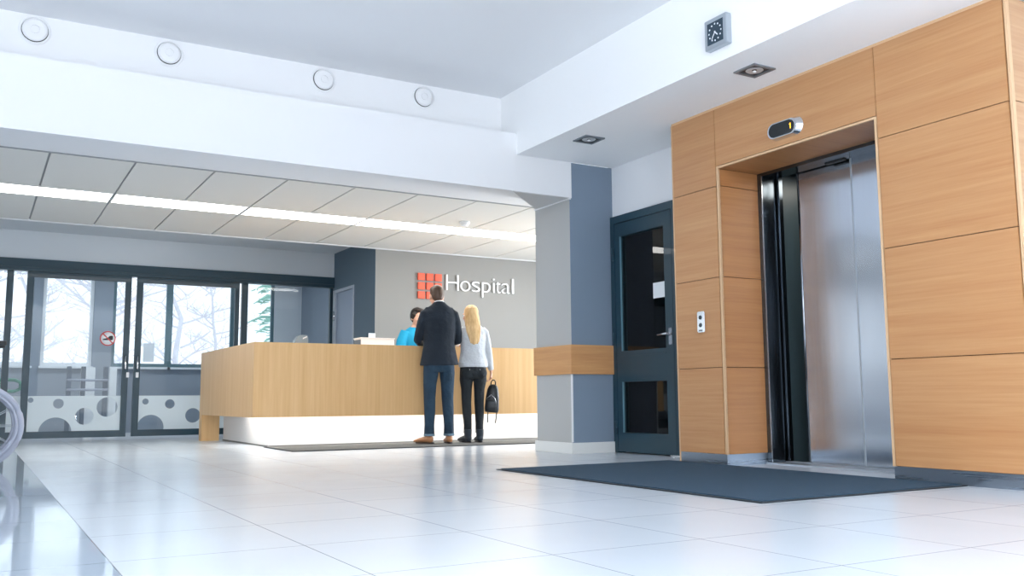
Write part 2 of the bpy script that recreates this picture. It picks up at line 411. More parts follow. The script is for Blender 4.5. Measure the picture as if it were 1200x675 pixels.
WINB = [(-3.6, -1.4), (-1.0, 1.2), (1.6, 3.8)]
b.box(XL, XW, YB-0.15, YB, 0, 0.15); b.box(XL, XW, YB-0.15, YB, 2.6, 3.4)
ed = [XL]+[v for w in WINB for v in w]+[XW]
for a, c in zip(ed[::2], ed[1::2]): b.box(a, c, YB-0.15, YB, 0.15, 2.6)
struct(b.build('wall_back', WHITE), 'white window wall behind the camera', 'wall')
b = MB(); b.box(XR, XR+0.1, 7.4, YH+0.15, 0, 0.6); b.box(XR, XR+0.1, 7.4, YH+0.15, 2.3, 2.75); b.box(XR, XR+0.1, 7.4, 7.6, 0.6, 2.3); b.box(XR, XR+0.1, 9.35, YH+.15, 0.6, 2.3)
b.box(7.1, XR+0.1, 7.37, 7.47, 0, 2.7)
struct(b.build('wall_corridor', WHITE), 'white corridor wall far right beyond the column', 'wall')

# ------------------------------------------------------------------ elevator
t = empty('elevator', (5.2, 4.3, 0), 'stainless steel elevator doors in the oak niche, slightly open', 'elevator')
m = MB()
m.box(5.05, 5.19, 4.955, NL, 0.004, 2.135); m.box(5.05, 5.19, NR, NR+0.04, 0.004, 2.135)
m.box(5.05, 5.203, NR, NL, 2.135, 2.19)
m.build('door_frame', STEELD, t)
m = MB(); m.box(5.052, 5.058, 4.95, 4.955, 0.004, 2.135); m.build('frame_edge', CHROME, t)
m = MB(); m.box(5.03, 5.30, NR, NL, 0.0, 0.012)
for x in (5.195, 5.235): m.box(x, x+0.012, NR+0.02, NL-0.02, 0.012, 0.016)
m.build('sill', SILVER, t)
MB().box(5.228, 5.248, 4.25, 4.748, 0.018, 2.18).build('door_panel', STEEL, t)
MB().box(5.205, 5.225, 3.60, 4.262, 0.018, 2.18).build('door_panel', STEEL, t)
MB().box(5.205, 5.25, 4.928, 4.985, 0.018, 2.18, bev=0.004).build('door_jamb_post', STEELD, t)
m = MB()
m.box(5.30, 6.7, 5.02, 5.05, 0.0, 2.3); m.box(6.7, 6.73, 3.4, 5.05, 0.0, 2.3); m.box(5.30, 6.7, 3.4, 3.43, 0, 2.3); m.box(5.30, 6.73, 3.4, 5.05, 2.25, 2.3); m.box(5.30, 6.73, 3.4, 5.05, -0.05, 0.0)
m.build('cab', plain('cab_laminate', (62, 78, 84), .35), t)
m = MB(); m.box(5.19, 5.30, NL, 5.06, 0, 2.3); m.box(5.19, 5.30, 3.4, NR-.02, 0, 2.3); m.box(5.26, 5.30, 3.4, 5.06, 2.19, 2.3); m.build('shaft_lining', STEELD, t)
MB().box(5.165, 5.20, 4.28, 4.45, 2.126, 2.152, bev=.004).build('door_sensor', BLACK, t)
MB().box(5.2025, 5.206, 4.250, 4.262, 0.018, 2.18).build('panel_edge', SILVER, t)
MB().tube([(5.28, 4.80, 0.02), (5.28, 4.80, 2.18)], 0.012).build('door_edge', STEEL, t)
# call buttons
t = empty('call_button_panel', (XF, 5.216, 1.04), 'small steel plate with two call buttons left of elevator', 'button panel')
m = MB(); m.prism(arc(5.216, 1.083, .037, 0, PI, 10)+arc(5.216, 1.0, .037, PI, 2*PI, 10), 'x', XF-0.014, XF)
m2 = MB(); m2.box(XF-0.014, XF, 5.176, 5.256, 0.965, 1.12, bev=0.006); m2.build('face_plate', CHROME, t); m.b.free()
for z in (1.075, 1.018): MB().lathe([(0, 0.004), (0.014, 0.004), (0.016, 0.002), (0.016, 0)], AX((XF-0.014, 5.216, z), (-1, 0, 0)), 20).build('button', plain('button_dark', (52, 62, 70), .4), t)
MB().box(XF-.0155, XF-.014, 5.196, 5.236, .972, .984).build('key_slot', plain('slot_grey', (120, 128, 136), .4), t)
# floor indicator
t = empty('floor_indicator', (XF, 4.32, 2.28), 'oval silver floor indicator above the elevator opening', 'indicator')
def stadium(yc, zc, hw, r, n=14): return arc(yc+hw-r, zc, r, -PI/2, PI/2, n)+arc(yc-hw+r, zc, r, PI/2, 3*PI/2, n)
m = MB()
o1, o2 = stadium(4.317, 2.283, 0.148, 0.064), stadium(4.328, 2.283, 0.130, 0.053)
tb = bmesh.new()
A = [tb.verts.new((XF, p[0], p[1])) for p in o1]; B = [tb.verts.new((XF-0.032, p[0], p[1])) for p in o2]
for i in range(len(A)): tb.faces.new((A[i], A[(i+1) % len(A)], B[(i+1) % len(A)], B[i]))
tb.faces.new(B); bmesh.ops.recalc_face_normals(tb, faces=tb.faces[:]); m.join(tb, 0)
m.build('bezel', CHROME, t)
MB().prism(stadium(4.332, 2.283, 0.112, 0.046), 'x', XF-0.035, XF-0.0315).build('display', BLACKG, t)
m = MB(); m.box(XF-.0362, XF-.035, 4.246, 4.251, 2.264, 2.302); m.box(XF-.0362, XF-.035, 4.251, 4.256, 2.292, 2.298)
m.build('digit', AMBER, t)
# clock
t = empty('wall_clock', (4.041, 4.28, 2.82), 'square silver clock with dark dial on the white soffit face', 'clock')
cy, cz = 4.262, 2.812
m = MB(); m.box(3.993, 4.041, cy-0.10, cy+0.10, cz-0.10, cz+0.10, bev=0.004); m.build('case', SILVER, t)
MB().box(3.991, 3.9935, cy-0.072, cy+0.072, cz-0.072, cz+0.072).build('dial', plain('dial_navy', (40, 62, 78), .4), t)
m = MB()
for k in range(12):
    a = 2*PI*k/12
    m.lathe([(0, .001), (.006, .001), (.006, 0)], AX((3.991, cy+.055*math.sin(a), cz+.055*math.cos(a)), (-1, 0, 0)), 8)
m.build('hour_marks', PAPER, t)
def hand(nm, ang, L, w):
    m = MB(); m.box(-w, w, -0.0008, 0.0008, -0.008, L)
    me_b = MB(); M = Matrix.Translation((3.9895, cy, cz)) @ Matrix.Rotation(ang, 4, 'X') @ Matrix.Rotation(PI/2, 4, 'Z'); me_b.join(m.b, 0, M); me_b.build(nm, PAPER, t)
hand('hour_hand', 2.35, 0.034, 0.004); hand('minute_hand', -2.5, 0.050, 0.003)
# downlights in the soffit
for i, (x, y, lab) in enumerate(((4.35, 4.285, 'square recessed downlight in soffit above the floor indicator'), (4.325, 6.16, 'square recessed downlight in soffit close to the grey column'))):
    t = empty('downlight', (x, y, 2.63), lab, 'downlight', 'square downlights in the soffit')
    m = MB(); s = 0.096; q = 0.074
    m.box(x-s, x+s, y-s, y-q, 2.620, 2.631); m.box(x-s, x+s, y+q, y+s, 2.620, 2.631); m.box(x-s, x-q, y-q, y+q, 2.620, 2.631); m.box(x+q, x+s, y-q, y+q, 2.620, 2.631)
    m.build('trim_frame', plain('downlight_grey%d' % i, (128, 136, 144), .4, .5), t)
    m = MB(); m.box(x-q, x+q, y-q, y+q, 2.6285, 2.6297); m.build('housing', BLACK, t)
    MB().lathe([(0.058, 0.0), (0.05, 0.006), (0.03, 0.001), (0.012, -0.003), (0, -0.003)], AX((x, y, 2.6265), (0, 0, -1)), 28).build('reflector', plain('lamp_reflector%d' % i, (206, 210, 214), .3, .35), t)
    MB().ball((x, y, 2.619), .012, .012, .008, seg=12).build('lamp', LETTER, t)
# round air vents
VN = ['round white air vent nearest the left end of the recess', 'round white air vent second from the left in the recess', 'round white air vent second from the soffit in the recess', 'round white air vent nearest the soffit in the recess']
for (x, lab) in zip((0.239, 1.147, 2.362, 3.266), VN):
    t = empty('air_vent', (x, 7.153, 3.11), lab, 'air vent', 'round air vents in the recessed wall strip')
    MB().lathe([(0.105, 0), (0.104, 0.006), (0.088, 0.008), (0.087, 0.0)], AX((x, 7.153, 3.11), (0, -1, 0)), 40).build('collar', WHITE, t)
    MB().lathe([(0.087, 0.001), (0.0, 0.001)], AX((x, 7.153, 3.11), (0, -1, 0)), 40).build('throat', BLACK, t)
    MB().lathe([(0.080, 0.010), (0.084, 0.014), (0.083, 0.021), (0.06, 0.027), (0, 0.029)], AX((x, 7.153, 3.11), (0, -1, 0)), 40).build('disc', WHITE, t)
    MB().lathe([(0.03, 0.001), (0.03, 0.03)], AX((x, 7.153, 3.11), (0, -1, 0)), 16).build('stem', BLACK, t)
t = empty('smoke_detector', (4.753, 9.257, 2.5), 'small white smoke detector on the tile ceiling', 'smoke detector')
MB().lathe([(0, -0.006), (0.055, -0.006), (0.06, 0.0), (0.06, 0.014), (0.05, 0.024)], AX((4.753, 9.257, 2.494), (0, 0, -1)), 28).build('base', LETTER, t)
MB().lathe([(0.045, 0.024), (0.04, 0.042), (0.02, 0.05), (0, 0.05)], AX((4.753, 9.257, 2.494), (0, 0, -1)), 28).build('sensor_dome', LETTER, t)

# ------------------------------------------------------------------ reception desk
t = empty('reception_desk', (4.2, 9.9, 0), 'long oak reception desk with glowing white base', 'desk')
XA, YA, ZT, ZB = 2.437, 9.41, 1.078, 0.315
XE = 7.4
MB().box(XA, XE, YA, YA+0.04, ZB, ZT).build('front_panel', OAKD, t)
m = MB(); m.box(XA, XA+0.04, YA+0.04, 11.93, ZB, ZT); m.build('side_panel', OAKD, t)
m = MB(); m.box(XA, 2.65, 11.79, 11.93, 0, ZB); m.build('end_foot', OAKD, t)
m = MB(); m.box(2.70, XE, 9.77, 9.80, 0.002, ZB+.1); m.box(2.70, 2.73, 9.80, 11.79, 0.002, ZB+.1); m.build('base_panel', DESKW, t)
m = MB(); m.box(2.69, XE, 9.762, 9.77, 0.0, 0.016); m.box(2.692, 2.70, 9.77, 11.79, 0.0, 0.016); m.build('base_trim', plain('base_trim_grey', (110, 112, 112), .5), t)
m = MB(); m.box(XA+0.04, XE, YA+0.04, 10.0, ZT-0.04, ZT-0.002); m.box(XA+0.04, 3.0, 10.0, 11.93, ZT-0.04, ZT-0.002); m.build('counter_top', OAKD, t)
m = MB(); m.box(3.0, XE, 10.0, 10.35, 0.72, 0.75); m.box(3.0, XE, 9.98, 10.0, 0.72, ZT-0.04); m.build('worktop', DESKW, t)
m = MB(); m.box(XA+0.04, XE, YA+0.04, 9.77, ZB+.1, ZB+0.115); m.box(XA+0.04, 2.70, 9.77, 11.79, ZB+.1, ZB+.115); m.build('underside', DESKW, t)
m = MB(); m.box(2.55, XE-.1, 9.50, 9.56, ZB+0.085, ZB+0.0995); m.box(2.54, 2.60, 9.60, 10.55, ZB+.085, ZB+.0995); m.build('led_strip', LEDS, t)

# ------------------------------------------------------------------ mats
t = empty('floor_mat', (3.9, 4.4, 0), 'large blue-grey entrance mat in front of the elevator', 'mat')
m = MB(); m.box(3.16, 4.635, 3.175, 5.61, 0.004, 0.011)
m.build('pile', MATT, t)
m = MB(); m.prism([(3.135, 3.15), (4.652, 3.15), (4.652, 5.635), (3.135, 5.635)], 'z', 0.001, 0.006); m.build('rubber_edge', MATRUB, t)
t = empty('desk_mat', (4.5, 9.2, 0), 'long thin grey mat in front of the reception desk', 'mat')
MB().box(2.66, 7.2, 8.72, 9.70, 0.003, 0.009).build('pile', MATG, t)
MB().box(2.64, 7.22, 8.70, 9.72, 0.001, 0.006).build('rubber_edge', MATRUB, t)

# ------------------------------------------------------------------ wall sign
t = empty('hospital_sign', (5.9, YH, 2.05), 'wall sign with orange square logo and raised white word Hospital', 'sign')
for r in range(3):
    for c in range(3):
        x = 5.175+c*0.1285; z = 2.208-r*0.1265
        MB().box(x, x+0.10, YH-0.035, YH-0.004, z-0.098, z, bev=0.002).build('logo_square', ORANGE, t)
pxs = {'H': (521.9, 536), 'o': (538.2, 549.4), 's': (550.8, 560.8), 'p': (563, 572.9), 'i': (575.9, 578.1), 't': (579.7, 585.3), 'a': (586.2, 597), 'l': (598.9, 601)}
def glyph(ch):
    cu = bpy.data.curves.new('g', 'FONT'); cu.body = ch; cu.size = 1; cu.extrude = 0.035; cu.offset = -0.016
    o = bpy.data.objects.new('g', cu); COL.objects.link(o)
    dg = bpy.context.evaluated_depsgraph_get(); me = bpy.data.meshes.new_from_object(o.evaluated_get(dg))
    bpy.data.objects.remove(o); return me
mH = glyph('H'); hH = max(v.co.y for v in mH.vertices)
for ch, (pa, pb) in pxs.items():
    me = mH if ch == 'H' else glyph(ch)
    x0 = min(v.co.x for v in me.vertices); x1 = max(v.co.x for v in me.vertices)
    X0 = 5.603+(pa-522)*0.01374; X1 = 5.603+(pb-522)*0.01374
    for v in me.vertices:
        x = X0+(v.co.x-x0)/(x1-x0)*(X1-X0); z = 1.99+v.co.y/hH*0.222; y = YH-0.018+v.co.z*0.30
        v.co = (x, y, z)
    me.materials.clear(); me.materials.append(LETTER); me.name = 'letter'
    link('letter', me, t)

# ------------------------------------------------------------------ glass entrance
def film_mesh(m, x0, x1, z0, z1, bites, holes, y):
    """frosted band with round cut-outs; bites are circles cut into the lower edge"""
    cu = bpy.data.curves.new('f', 'CURVE'); cu.dimensions = '2D'; cu.fill_mode = 'BOTH'; cu.extrude = 0.0008
    pts = [(x1, z0), (x1, z1), (x0, z1), (x0, z0)]
    for (cx, czz, r) in bites:
        h = z0-czz; w = math.sqrt(r*r-h*h); a0 = math.atan2(h, -w); a1 = math.atan2(h, w)
        if a0 < 0: a0 += 2*PI
        ps = [(cx+r*math.cos(a0+(a1-a0)*i/24), czz+r*math.sin(a0+(a1-a0)*i/24)) for i in range(25)]
        ps = [(max(p[0], x0), p[1]) for p in ps]
        pts += ps
    def spl(ps):
        q = []
        for p in ps:
            if not q or (abs(p[0]-q[-1][0])+abs(p[1]-q[-1][1])) > 1e-5: q.append(p)
        s = cu.splines.new('POLY'); s.points.add(len(q)-1); s.use_cyclic_u = True
        for k, p in enumerate(q): s.points[k].co = (p[0], p[1], 0, 1)
    spl(pts)
    for (cx, czz, r) in holes: spl([(cx+r*math.cos(2*PI*i/32), czz+r*math.sin(2*PI*i/32)) for i in range(32)])
    o = bpy.data.objects.new('f', cu); COL.objects.link(o)
    dg = bpy.context.evaluated_depsgraph_get(); me = bpy.data.meshes.new_from_object(o.evaluated_get(dg)); bpy.data.objects.remove(o)
    for v in me.vertices: v.co = (v.co.x, y+v.co.z, v.co.y)
    me.materials.clear(); me.materials.append(FILM); me.name = 'frosted_film'
    return me
def leaf(name, x0, x1, sl, sr, label, bites, holes, y, ztop=2.143):
    t = empty(name, ((x0+x1)/2, y, 0), label, 'door', kind='structure')
    m = MB(); d0, d1 = y-0.02, y+0.02
    m.box(x0, x0+sl, d0, d1, 0.03, ztop); m.box(x1-sr, x1, d0, d1, 0.03, ztop)
    m.box(x0+sl, x1-sr, d0, d1, 0.03, 0.115); m.box(x0+sl, x1-sr, d0, d1, ztop-0.075, ztop)
    m.build('door_frame', TEAL, t)
    MB().box(x0+sl, x1-sr, y-0.003, y+0.003, 0.115, ztop-0.075).build('glass_pane', GLASS, t)
    link('frosted_film', film_mesh(None, x0+sl, x1-sr, 0.115, 0.562, bites, holes, y-0.006), t)
    return t
yd = YG-0.03
d2 = leaf('door_2', 0.52, 1.755, 0.075, 0.075, 'left sliding glass entrance door with frosted dotted band', [(0.92, 0.10, 0.19)], [(0.945, 0.465, 0.062), (0.628, 0.51, 0.032), (1.253, 0.301, 0.108), (1.519, 0.416, 0.126)], yd)
d3 = leaf('door_3', 1.822, 3.18, 0.08, 0.06, 'right sliding glass entrance door half behind the desk', [(2.06, 0.14, 0.168)], [(1.988, 0.484, 0.04), (2.298, 0.45, 0.062), (2.60, 0.293, 0.098)], yd)
for tt, x, kx in ((d2, 1.714, 1.75), (d3, 1.864, 1.868)):
    MB().tube([(x, yd-0.02, 0.91), (x, yd-0.05, 0.915), (x, yd-0.05, 1.08), (x, yd-0.02, 1.085)], 0.009).build('handle', CHROME, tt)
    MB().box(kx-0.018, kx+0.018, yd-0.026, yd-0.02, 0.80, 0.87, bev=.003).build('lock', LETTER, tt)
# fixed lights and header
b = MB()
b.box(XL, XD, YG-0.07, YG+0.06, 2.145, 2.297)
b.box(XL, XD, YG-0.085, YG-0.07, 2.19, 2.297)
struct(b.build('trim_3', TEAL), 'dark teal header beam over the glass entrance doors', 'trim')
def fixed(name, x0, x1, fl, fr, label, bites, holes):
    t = empty(name, ((x0+x1)/2, YG, 0), label, 'window', kind='structure'); y = YG+0.02
    m = MB(); m.box(x0, x0+fl, y-.03, y+.03, 0.0, 2.143); m.box(x1-fr, x1, y-.03, y+.03, 0.0, 2.143); m.box(x0+fl, x1-fr, y-.03, y+.03, 0.0, 0.11); m.build('window_frame', TEAL, t)
    MB().box(x0+fl, x1-fr, y-.003, y+.003, 0.11, 2.143).build('glass_pane', GLASS, t)
    link('frosted_film', film_mesh(None, x0+fl, x1-fr, 0.115, 0.562, bites, holes, y-0.006), t)
fixed('window_1', 0.365-0.07, 0.522, 0.07, 0.006, 'narrow glass strip beside the left sliding door', [], [])
fixed('window_2', -1.6, 0.294, 0.07, 0.006, 'glass entrance pane behind the wheelchair', [(-0.6, 0.10, 0.19)], [(0.16, 0.291, 0.10), (-0.2, 0.45, 0.06)])
fixed('window_3', XL, -1.601, 0.07, 0.07, 'glass entrance pane far left out past the wheelchair', [], [(-2.2, .3, .1)])
fixed('window_4', 3.225, 4.562, 0.085, 0.045, 'fixed glass pane between sliding door and slate wall', [], [(3.9, .3, .1)])
# prohibition sticker
t = empty('prohibition_sticker', (1.491, yd, 1.31), 'round red ringed prohibition sticker on the sliding door glass', 'sticker')
Ms = AX((1.491, yd-0.0035, 1.31), (0, -1, 0), (1, 0, 0))
MB().lathe([(0.0, 0.001), (0.094, 0.001), (0.094, 0)], Ms, 40).build('disc', PAPER, t)
MB().lathe([(0.084, 0.001), (0.084, 0.0022), (0.097, 0.0022), (0.097, 0)], Ms, 40).build('ring', RED, t)
m = MB(); tb = MB(); tb.box(-0.088, 0.088, -0.007, 0.007, 0.0024, 0.0032); m.join(tb.b, 0, Ms @ Matrix.Rotation(PI/4 if False else -PI/4, 4, 'Z')); m.build('slash', RED, t)
m = MB()
sh = [(-0.062, -0.022), (0.05, -0.022), (0.062, -0.01), (0.062, 0.03), (0.045, 0.038), (0.02, 0.034), (0.0, 0.012), (-0.03, 0.0), (-0.06, -0.006)]
tb = MB(); tb.prism(sh, 'z', 0.0012, 0.0018); m.join(tb.b, 0, AX((1.491, yd-0.0035, 1.31), (0, -1, 0), (1, 0, 0))); m.build('shoe_pictogram', BLACK, t)

# ------------------------------------------------------------------ vestibule and outdoors
YO = 15.8
b = MB()
b.box(-1.5, 4.43, YO, YO+0.2, 0, 1.03)
b.box(-1.5, 4.43, YO, YO+0.2, 2.55, 2.8)
b.box(1.57, 1.85, YO, YO+0.2, 1.03, 2.55); b.box(0.72, 0.85, YO, YO+0.2, 1.03, 2.55)
struct(b.build('wall_vestibule', LOWWALL), 'grey window wall of the entrance vestibule', 'wall')
struct(box('wall_vestibule_corner', WHITE, 4.43, 4.9, YO, YO+.2, 0, 2.8), 'pale wall strip right of the vestibule window with the fir', 'wall')
struct(box('wall_vestibule_side', LOWWALL, 4.9, 5.0, YG+.1, YO+.2, 0, 2.8), 'blue-grey end wall of the vestibule right of the glass', 'wall')
struct(box('wall_vestibule_end', LOWWALL, -1.6, -1.5, YG+.1, YO+.2, 0, 2.8), 'grey end wall of the vestibule behind the wheelchair', 'wall')
struct(box('ceiling_vestibule', WHITE, -1.6, 5.0, YG+.1, YO+.2, 2.75, 2.85), 'white ceiling of the entrance vestibule', 'ceiling')
WF = plain('window_frame_grey', (92, 122, 132), .5); WFW = plain('window_frame_white', (232, 236, 240), .5)
def ow(name, x0, x1, lab, mat):
    t = empty(name, ((x0+x1)/2, YO, 1), lab, 'window', kind='structure')
    m = MB(); f = 0.05
    m.box(x0, x0+f, YO+.05, YO+.11, 1.03, 2.55); m.box(x1-f, x1, YO+.05, YO+.11, 1.03, 2.55); m.box(x0+f, x1-f, YO+.05, YO+.11, 1.03, 1.09); m.box(x0+f, x1-f, YO+.05, YO+.11, 2.5, 2.55)
    m.build('window_frame', mat, t)
    MB().box(x0+f, x1-f, YO+.078, YO+.082, 1.09, 2.5).build('glass_pane', GLASS, t)
    MB().box(x0-.02, x1+.02, YO-.06, YO+.05, 1.0, 1.032).build('window_sill', WFW, t)
ow('window_5', -1.5, 0.72, 'vestibule window behind the wheelchair', WFW)
ow('window_6', 0.85, 1.57, 'tall white framed vestibule window behind the left door', WFW)
ow('window_7', 1.85, 2.71, 'vestibule window with paper note behind the door gap', WF)
ow('window_8', 2.71, 3.745, 'vestibule window behind the right sliding door', WF)
ow('window_9', 3.745, 4.43, 'vestibule window with green fir outside', WF)
tag(box('paper_note', PAPER, 2.33, 2.50, YO+.066, YO+.068, 1.12, 1.42), 'blank white paper on the vestibule window', 'notice')
t = empty('handrail', (1.5, 14.9, 0), 'grey barrier rail with posts in the glass vestibule', 'handrail')
for x in (1.19, 1.38, 1.68): MB().box(x-.03, x+.03, 14.87, 14.93, 0, 1.0, bev=.004).build('post', plain('rail_grey', (92, 106, 122), .5) if x == 1.19 else MATS['rail_grey'], t)
for z in (.66, .80): MB().tube([(1.16, 14.86, z), (1.72, 14.86, z)], .018).build('rail', WHEELG, t)
for x in (1.48, 1.82):
    tag(box('white_cabinet', LETTER, x-.10 if x < 1.6 else x-.05, x+.09 if x < 1.6 else x+.05, 15.2, 15.3, 0, 1.0), 'tall white cabinet behind the grey barrier rail' if x < 1.6 else 'slim white cabinet beside the round door sticker', 'cabinet')
m = MB(); m.tube([(-0.2, 14.9, .80), (0.5, 14.9, .80), (.56, 14.9, .77), (.57, 14.9, .72), (.56, 14.9, .67), (.5, 14.9, .64), (-.2, 14.9, .64)], .024)
m.tube([(-0.2, 14.9, 0), (-.2, 14.9, .82)], .022); m.tube([(.30, 14.9, 0), (.30, 14.9, .8)], .022)
tag(m.build('guard_rail', GREENP), 'green bent tube guard rail seen through glass by wheelchair', 'guard rail')
struct(box('ground', SNOW, -30, 40, 16.01, 90, -0.3, -0.12), 'snow covered ground outside the entrance', 'ground')
# snowy trees
def tree_mesh(seed, h, mat):
    rnd = random.Random(seed); m = MB()
    def br(p, d, L, r, lv):
        pts = [p]; dd = d.copy(); q = p.copy()
        for i in range(3):
            dd = (dd+Vector((rnd.uniform(-.2, .2), rnd.uniform(-.2, .2), rnd.uniform(-.05, .2)))).normalized(); q = q+dd*L/3; pts.append(q.copy())
        m.tube(pts, [r, r*.85, r*.7, r*.5], seg=4, smooth=False)
        if lv > 0:
            for i in range((3, 3, 3, 4)[lv]):
                k = rnd.choice((1, 2, 3)); a = rnd.uniform(0, 2*PI)
                nd = (dd*0.5+Vector((math.cos(a), math.sin(a), rnd.uniform(-.1, .7)))).normalized()
                br(pts[k], nd, L*rnd.uniform(.4, .65), r*.5, lv-1)
    p = Vector((0, 0, 0)); d = Vector((0, 0, 1)); trunk = [p+Vector((rnd.uniform(-.06, .06)*i, rnd.uniform(-.06, .06)*i, h*i/6)) for i in range(7)]
    m.tube(trunk, [0.11*(1-i/7.5) for i in range(7)], seg=7)
    for i in range(1, 7):
        for j in range(4):
            a = rnd.uniform(0, 2*PI); br(trunk[i]-Vector((0, 0, rnd.uniform(0, h/6))), Vector((math.cos(a), math.sin(a), rnd.uniform(.1, .7))).normalized(), h*.22*rnd.uniform(.6, 1.1), .035, 3)
    me = bpy.data.meshes.new('snowy_tree'); m.b.to_mesh(me); m.b.free(); me.materials.append(mat); return me
TM = [tree_mesh(s, h, BARK) for s, h in ((1, 6), (2, 7), (3, 5.5))]
k = 0
for (x, y) in ((0.3, 23), (2.6, 24), (1.2, 29.5), (5.0, 28), (3.2, 33), (0.2, 37), (7.6, 35), (4.6, 40), (-2.2, 31)):
    o = bpy.data.objects.new('snowy_tree', TM[k % 3]); COL.objects.link(o); o.location = (x, y, -0.13); o.rotation_euler = (0, 0, k*1.7); s = .85+.05*(k % 5); o.scale = (s, s, s)
    tag(o, 'bare snow dusted tree outside the vestibule windows', 'tree', 'snowy trees outside the entrance'); k += 1
# fir seen through the last window
m = MB(); rnd = random.Random(5)
m.tube([(0, 0, 0), (0, 0, 4.6)], [.09, .02], seg=8, mi=1)
for i in range(15):
    z = 1.3+i*.22; L = 1.05*(1-z/5.0)+.1
    for j in range(6):
        a = rnd.uniform(0, 2*PI); e = Vector((math.cos(a)*L, math.sin(a)*L, z-.25*L)); s0 = Vector((0, 0, z))
        m.tube([s0, s0.lerp(e, .5)+Vector((0, 0, .06)), e], [.02, .03, .010], seg=4, smooth=False)
        for q in (.5, .75):
            c = s0.lerp(e, q); sd = Vector((-math.sin(a), math.cos(a), -.15))*L*.22
            m.tube([c-sd, c, c+sd], [.006, .02, .006], seg=4, smooth=False)
o = m.build('fir_tree', [FIR, BARK]); o.location = (5.5, 19.6, -.13)
tag(o, 'green fir tree outside the vestibule window near the slate wall', 'tree')

# ------------------------------------------------------------------ desk-top items
t = empty('desktop_printer', (3.93, 9.8, ZT-.002), 'low white machine on the counter left of the receptionist', 'printer')
m = MB(); m.prism([(9.72, 1.0775), (9.96, 1.0775), (9.96, 1.17), (9.74, 1.165)], 'x', 3.705, 4.10); m.build('body', LETTER, t)
m = MB(); m.box(3.695, 4.11, 9.735, 9.97, 1.166, 1.178, bev=.003); m.build('lid', LETTER, t)
m = MB(); m.box(3.70, 3.706, 9.75, 9.95, 1.085, 1.155); m.build('side_plate', plain('side_grey', (96, 108, 120), .6), t)  # darker grey plate on the left side of the machine
t = empty('leaflet_stand', (3.925, 9.98, ZT), 'clear upright leaflet stand behind the white machine', 'stand')
m = MB(); m.box(3.87, 3.96, 9.982, 9.986, 1.076, 1.245); m.box(3.87, 3.96, 9.986, 9.995, 1.076, 1.08); m.build('back_plate', glass('acrylic', (200, 214, 224), 1.6), t)
m = MB(); m.box(3.885, 3.966, 9.976, 9.982, 1.08, 1.245); m.build('leaflet', PAPER, t)
t = empty('tape_dispenser', (3.04, 9.85, ZT), 'small rounded grey dispenser on the left part of the counter', 'dispenser')
m = MB(); m.prism([(2.975, 1.076)]+[(3.05+.075*math.cos(a), 1.105+.085*math.sin(a)) for a in [PI-i*PI/2/8 for i in range(9)]]+[(3.105, 1.19), (3.12, 1.165), (3.12, 1.076)], 'y', 9.80, 9.89); m.build('body', plain('dispenser_grey', (150, 164, 172), .3, .6), t)
m = MB(); m.prism([(3.06, 1.158), (3.105, 1.178), (3.105, 1.163), (3.06, 1.143)], 'y', 9.796, 9.80); m.build('reflective_band', LETTER, t)  # white strip imitates a bright reflective band on the metal body

# ------------------------------------------------------------------ wheelchair (faces left)
WX, WY = 0.028, 7.75
t = empty('wheelchair', (-0.1, WY+.27, 0), 'folding wheelchair with large grey wheels at the left edge of the lobby', 'wheelchair')
def ring(r, n=40): return [(WX+r*math.cos(2*PI*i/n), r*math.sin(2*PI*i/n)+.308) for i in range(n)]
for y, s in ((WY, -1), (WY+.54, 1)):
    w = MB(); w.tube([(x, y, z) for x, z in ring(.284)], .025, 12, cyclic=True); wo = w.build('wheel', WHEELG, t)
    MB().tube([(x, y, z) for x, z in ring(.255)], .012, 8, cyclic=True).build('rim', WHEELG, wo)
    MB().tube([(x, y+s*.045, z) for x, z in ring(.258)], .010, 8, cyclic=True).build('handrim', WHEELG, wo)
    m = MB()
    for i in range(12):
        a = 2*PI*i/12; m.tube([(WX+.03*math.cos(a), y, .308+.03*math.sin(a)), (WX+.258*math.cos(a), y, .308+.258*math.sin(a))], .0035, 5)
    for i in range(4):
        a = 2*PI*i/4+.3; m.tube([(WX+.258*math.cos(a), y+s*.045, .308+.258*math.sin(a)), (WX+.262*math.cos(a), y, .308+.262*math.sin(a))], .004, 5)
    m.build('spokes', SILVER, wo)
    MB().tube([(WX, y-.04, .308), (WX, y+.04, .308)], .034, 16).build('hub', SILVER, wo)
m = MB()
for y in (WY+.07, WY+.47):
    m.tube([(WX-.01, y, .308), (WX+.02, y, .90), (WX+.09, y, .92)], .012, 10)
    m.tube([(WX, y, .49), (WX-.42, y, .49), (WX-.45, y, .46), (WX-.50, y, .14)], .012, 10)
    m.tube([(WX, y, .72), (WX-.36, y, .72), (WX-.40, y, .68), (WX-.40, y, .49)], .011, 10)
    m.tube([(WX, y, .25), (WX-.38, y, .25), (WX-.40, y, .49)], .011, 10)
m.tube([(WX-.1, WY+.07, .25), (WX-.3, WY+.47, .49)], .010, 8); m.tube([(WX-.3, WY+.07, .49), (WX-.1, WY+.47, .25)], .010, 8)
m.tube([(WX, WY, .308), (WX, WY+.54, .308)], .012, 10)
m.build('frame', SILVER, t)
for y in (WY+.07, WY+.47): MB().tube([(WX+.08, y, .918), (WX+.165, y, .92)], .018, 12).build('push_handle', BLACK, t)
MB().box(WX-.42, WX-.01, WY+.07, WY+.47, .49, .525, bev=.012).build('seat', BLACK, t)
MB().box(WX-.015, WX+.012, WY+.075, WY+.465, .54, .88, bev=.01).build('backrest', BLACK, t)
for y in (WY+.07, WY+.47): MB().box(WX-.36, WX-.04, y-.025, y+.025, .725, .755, bev=.01).build('armrest', BLACK, t)
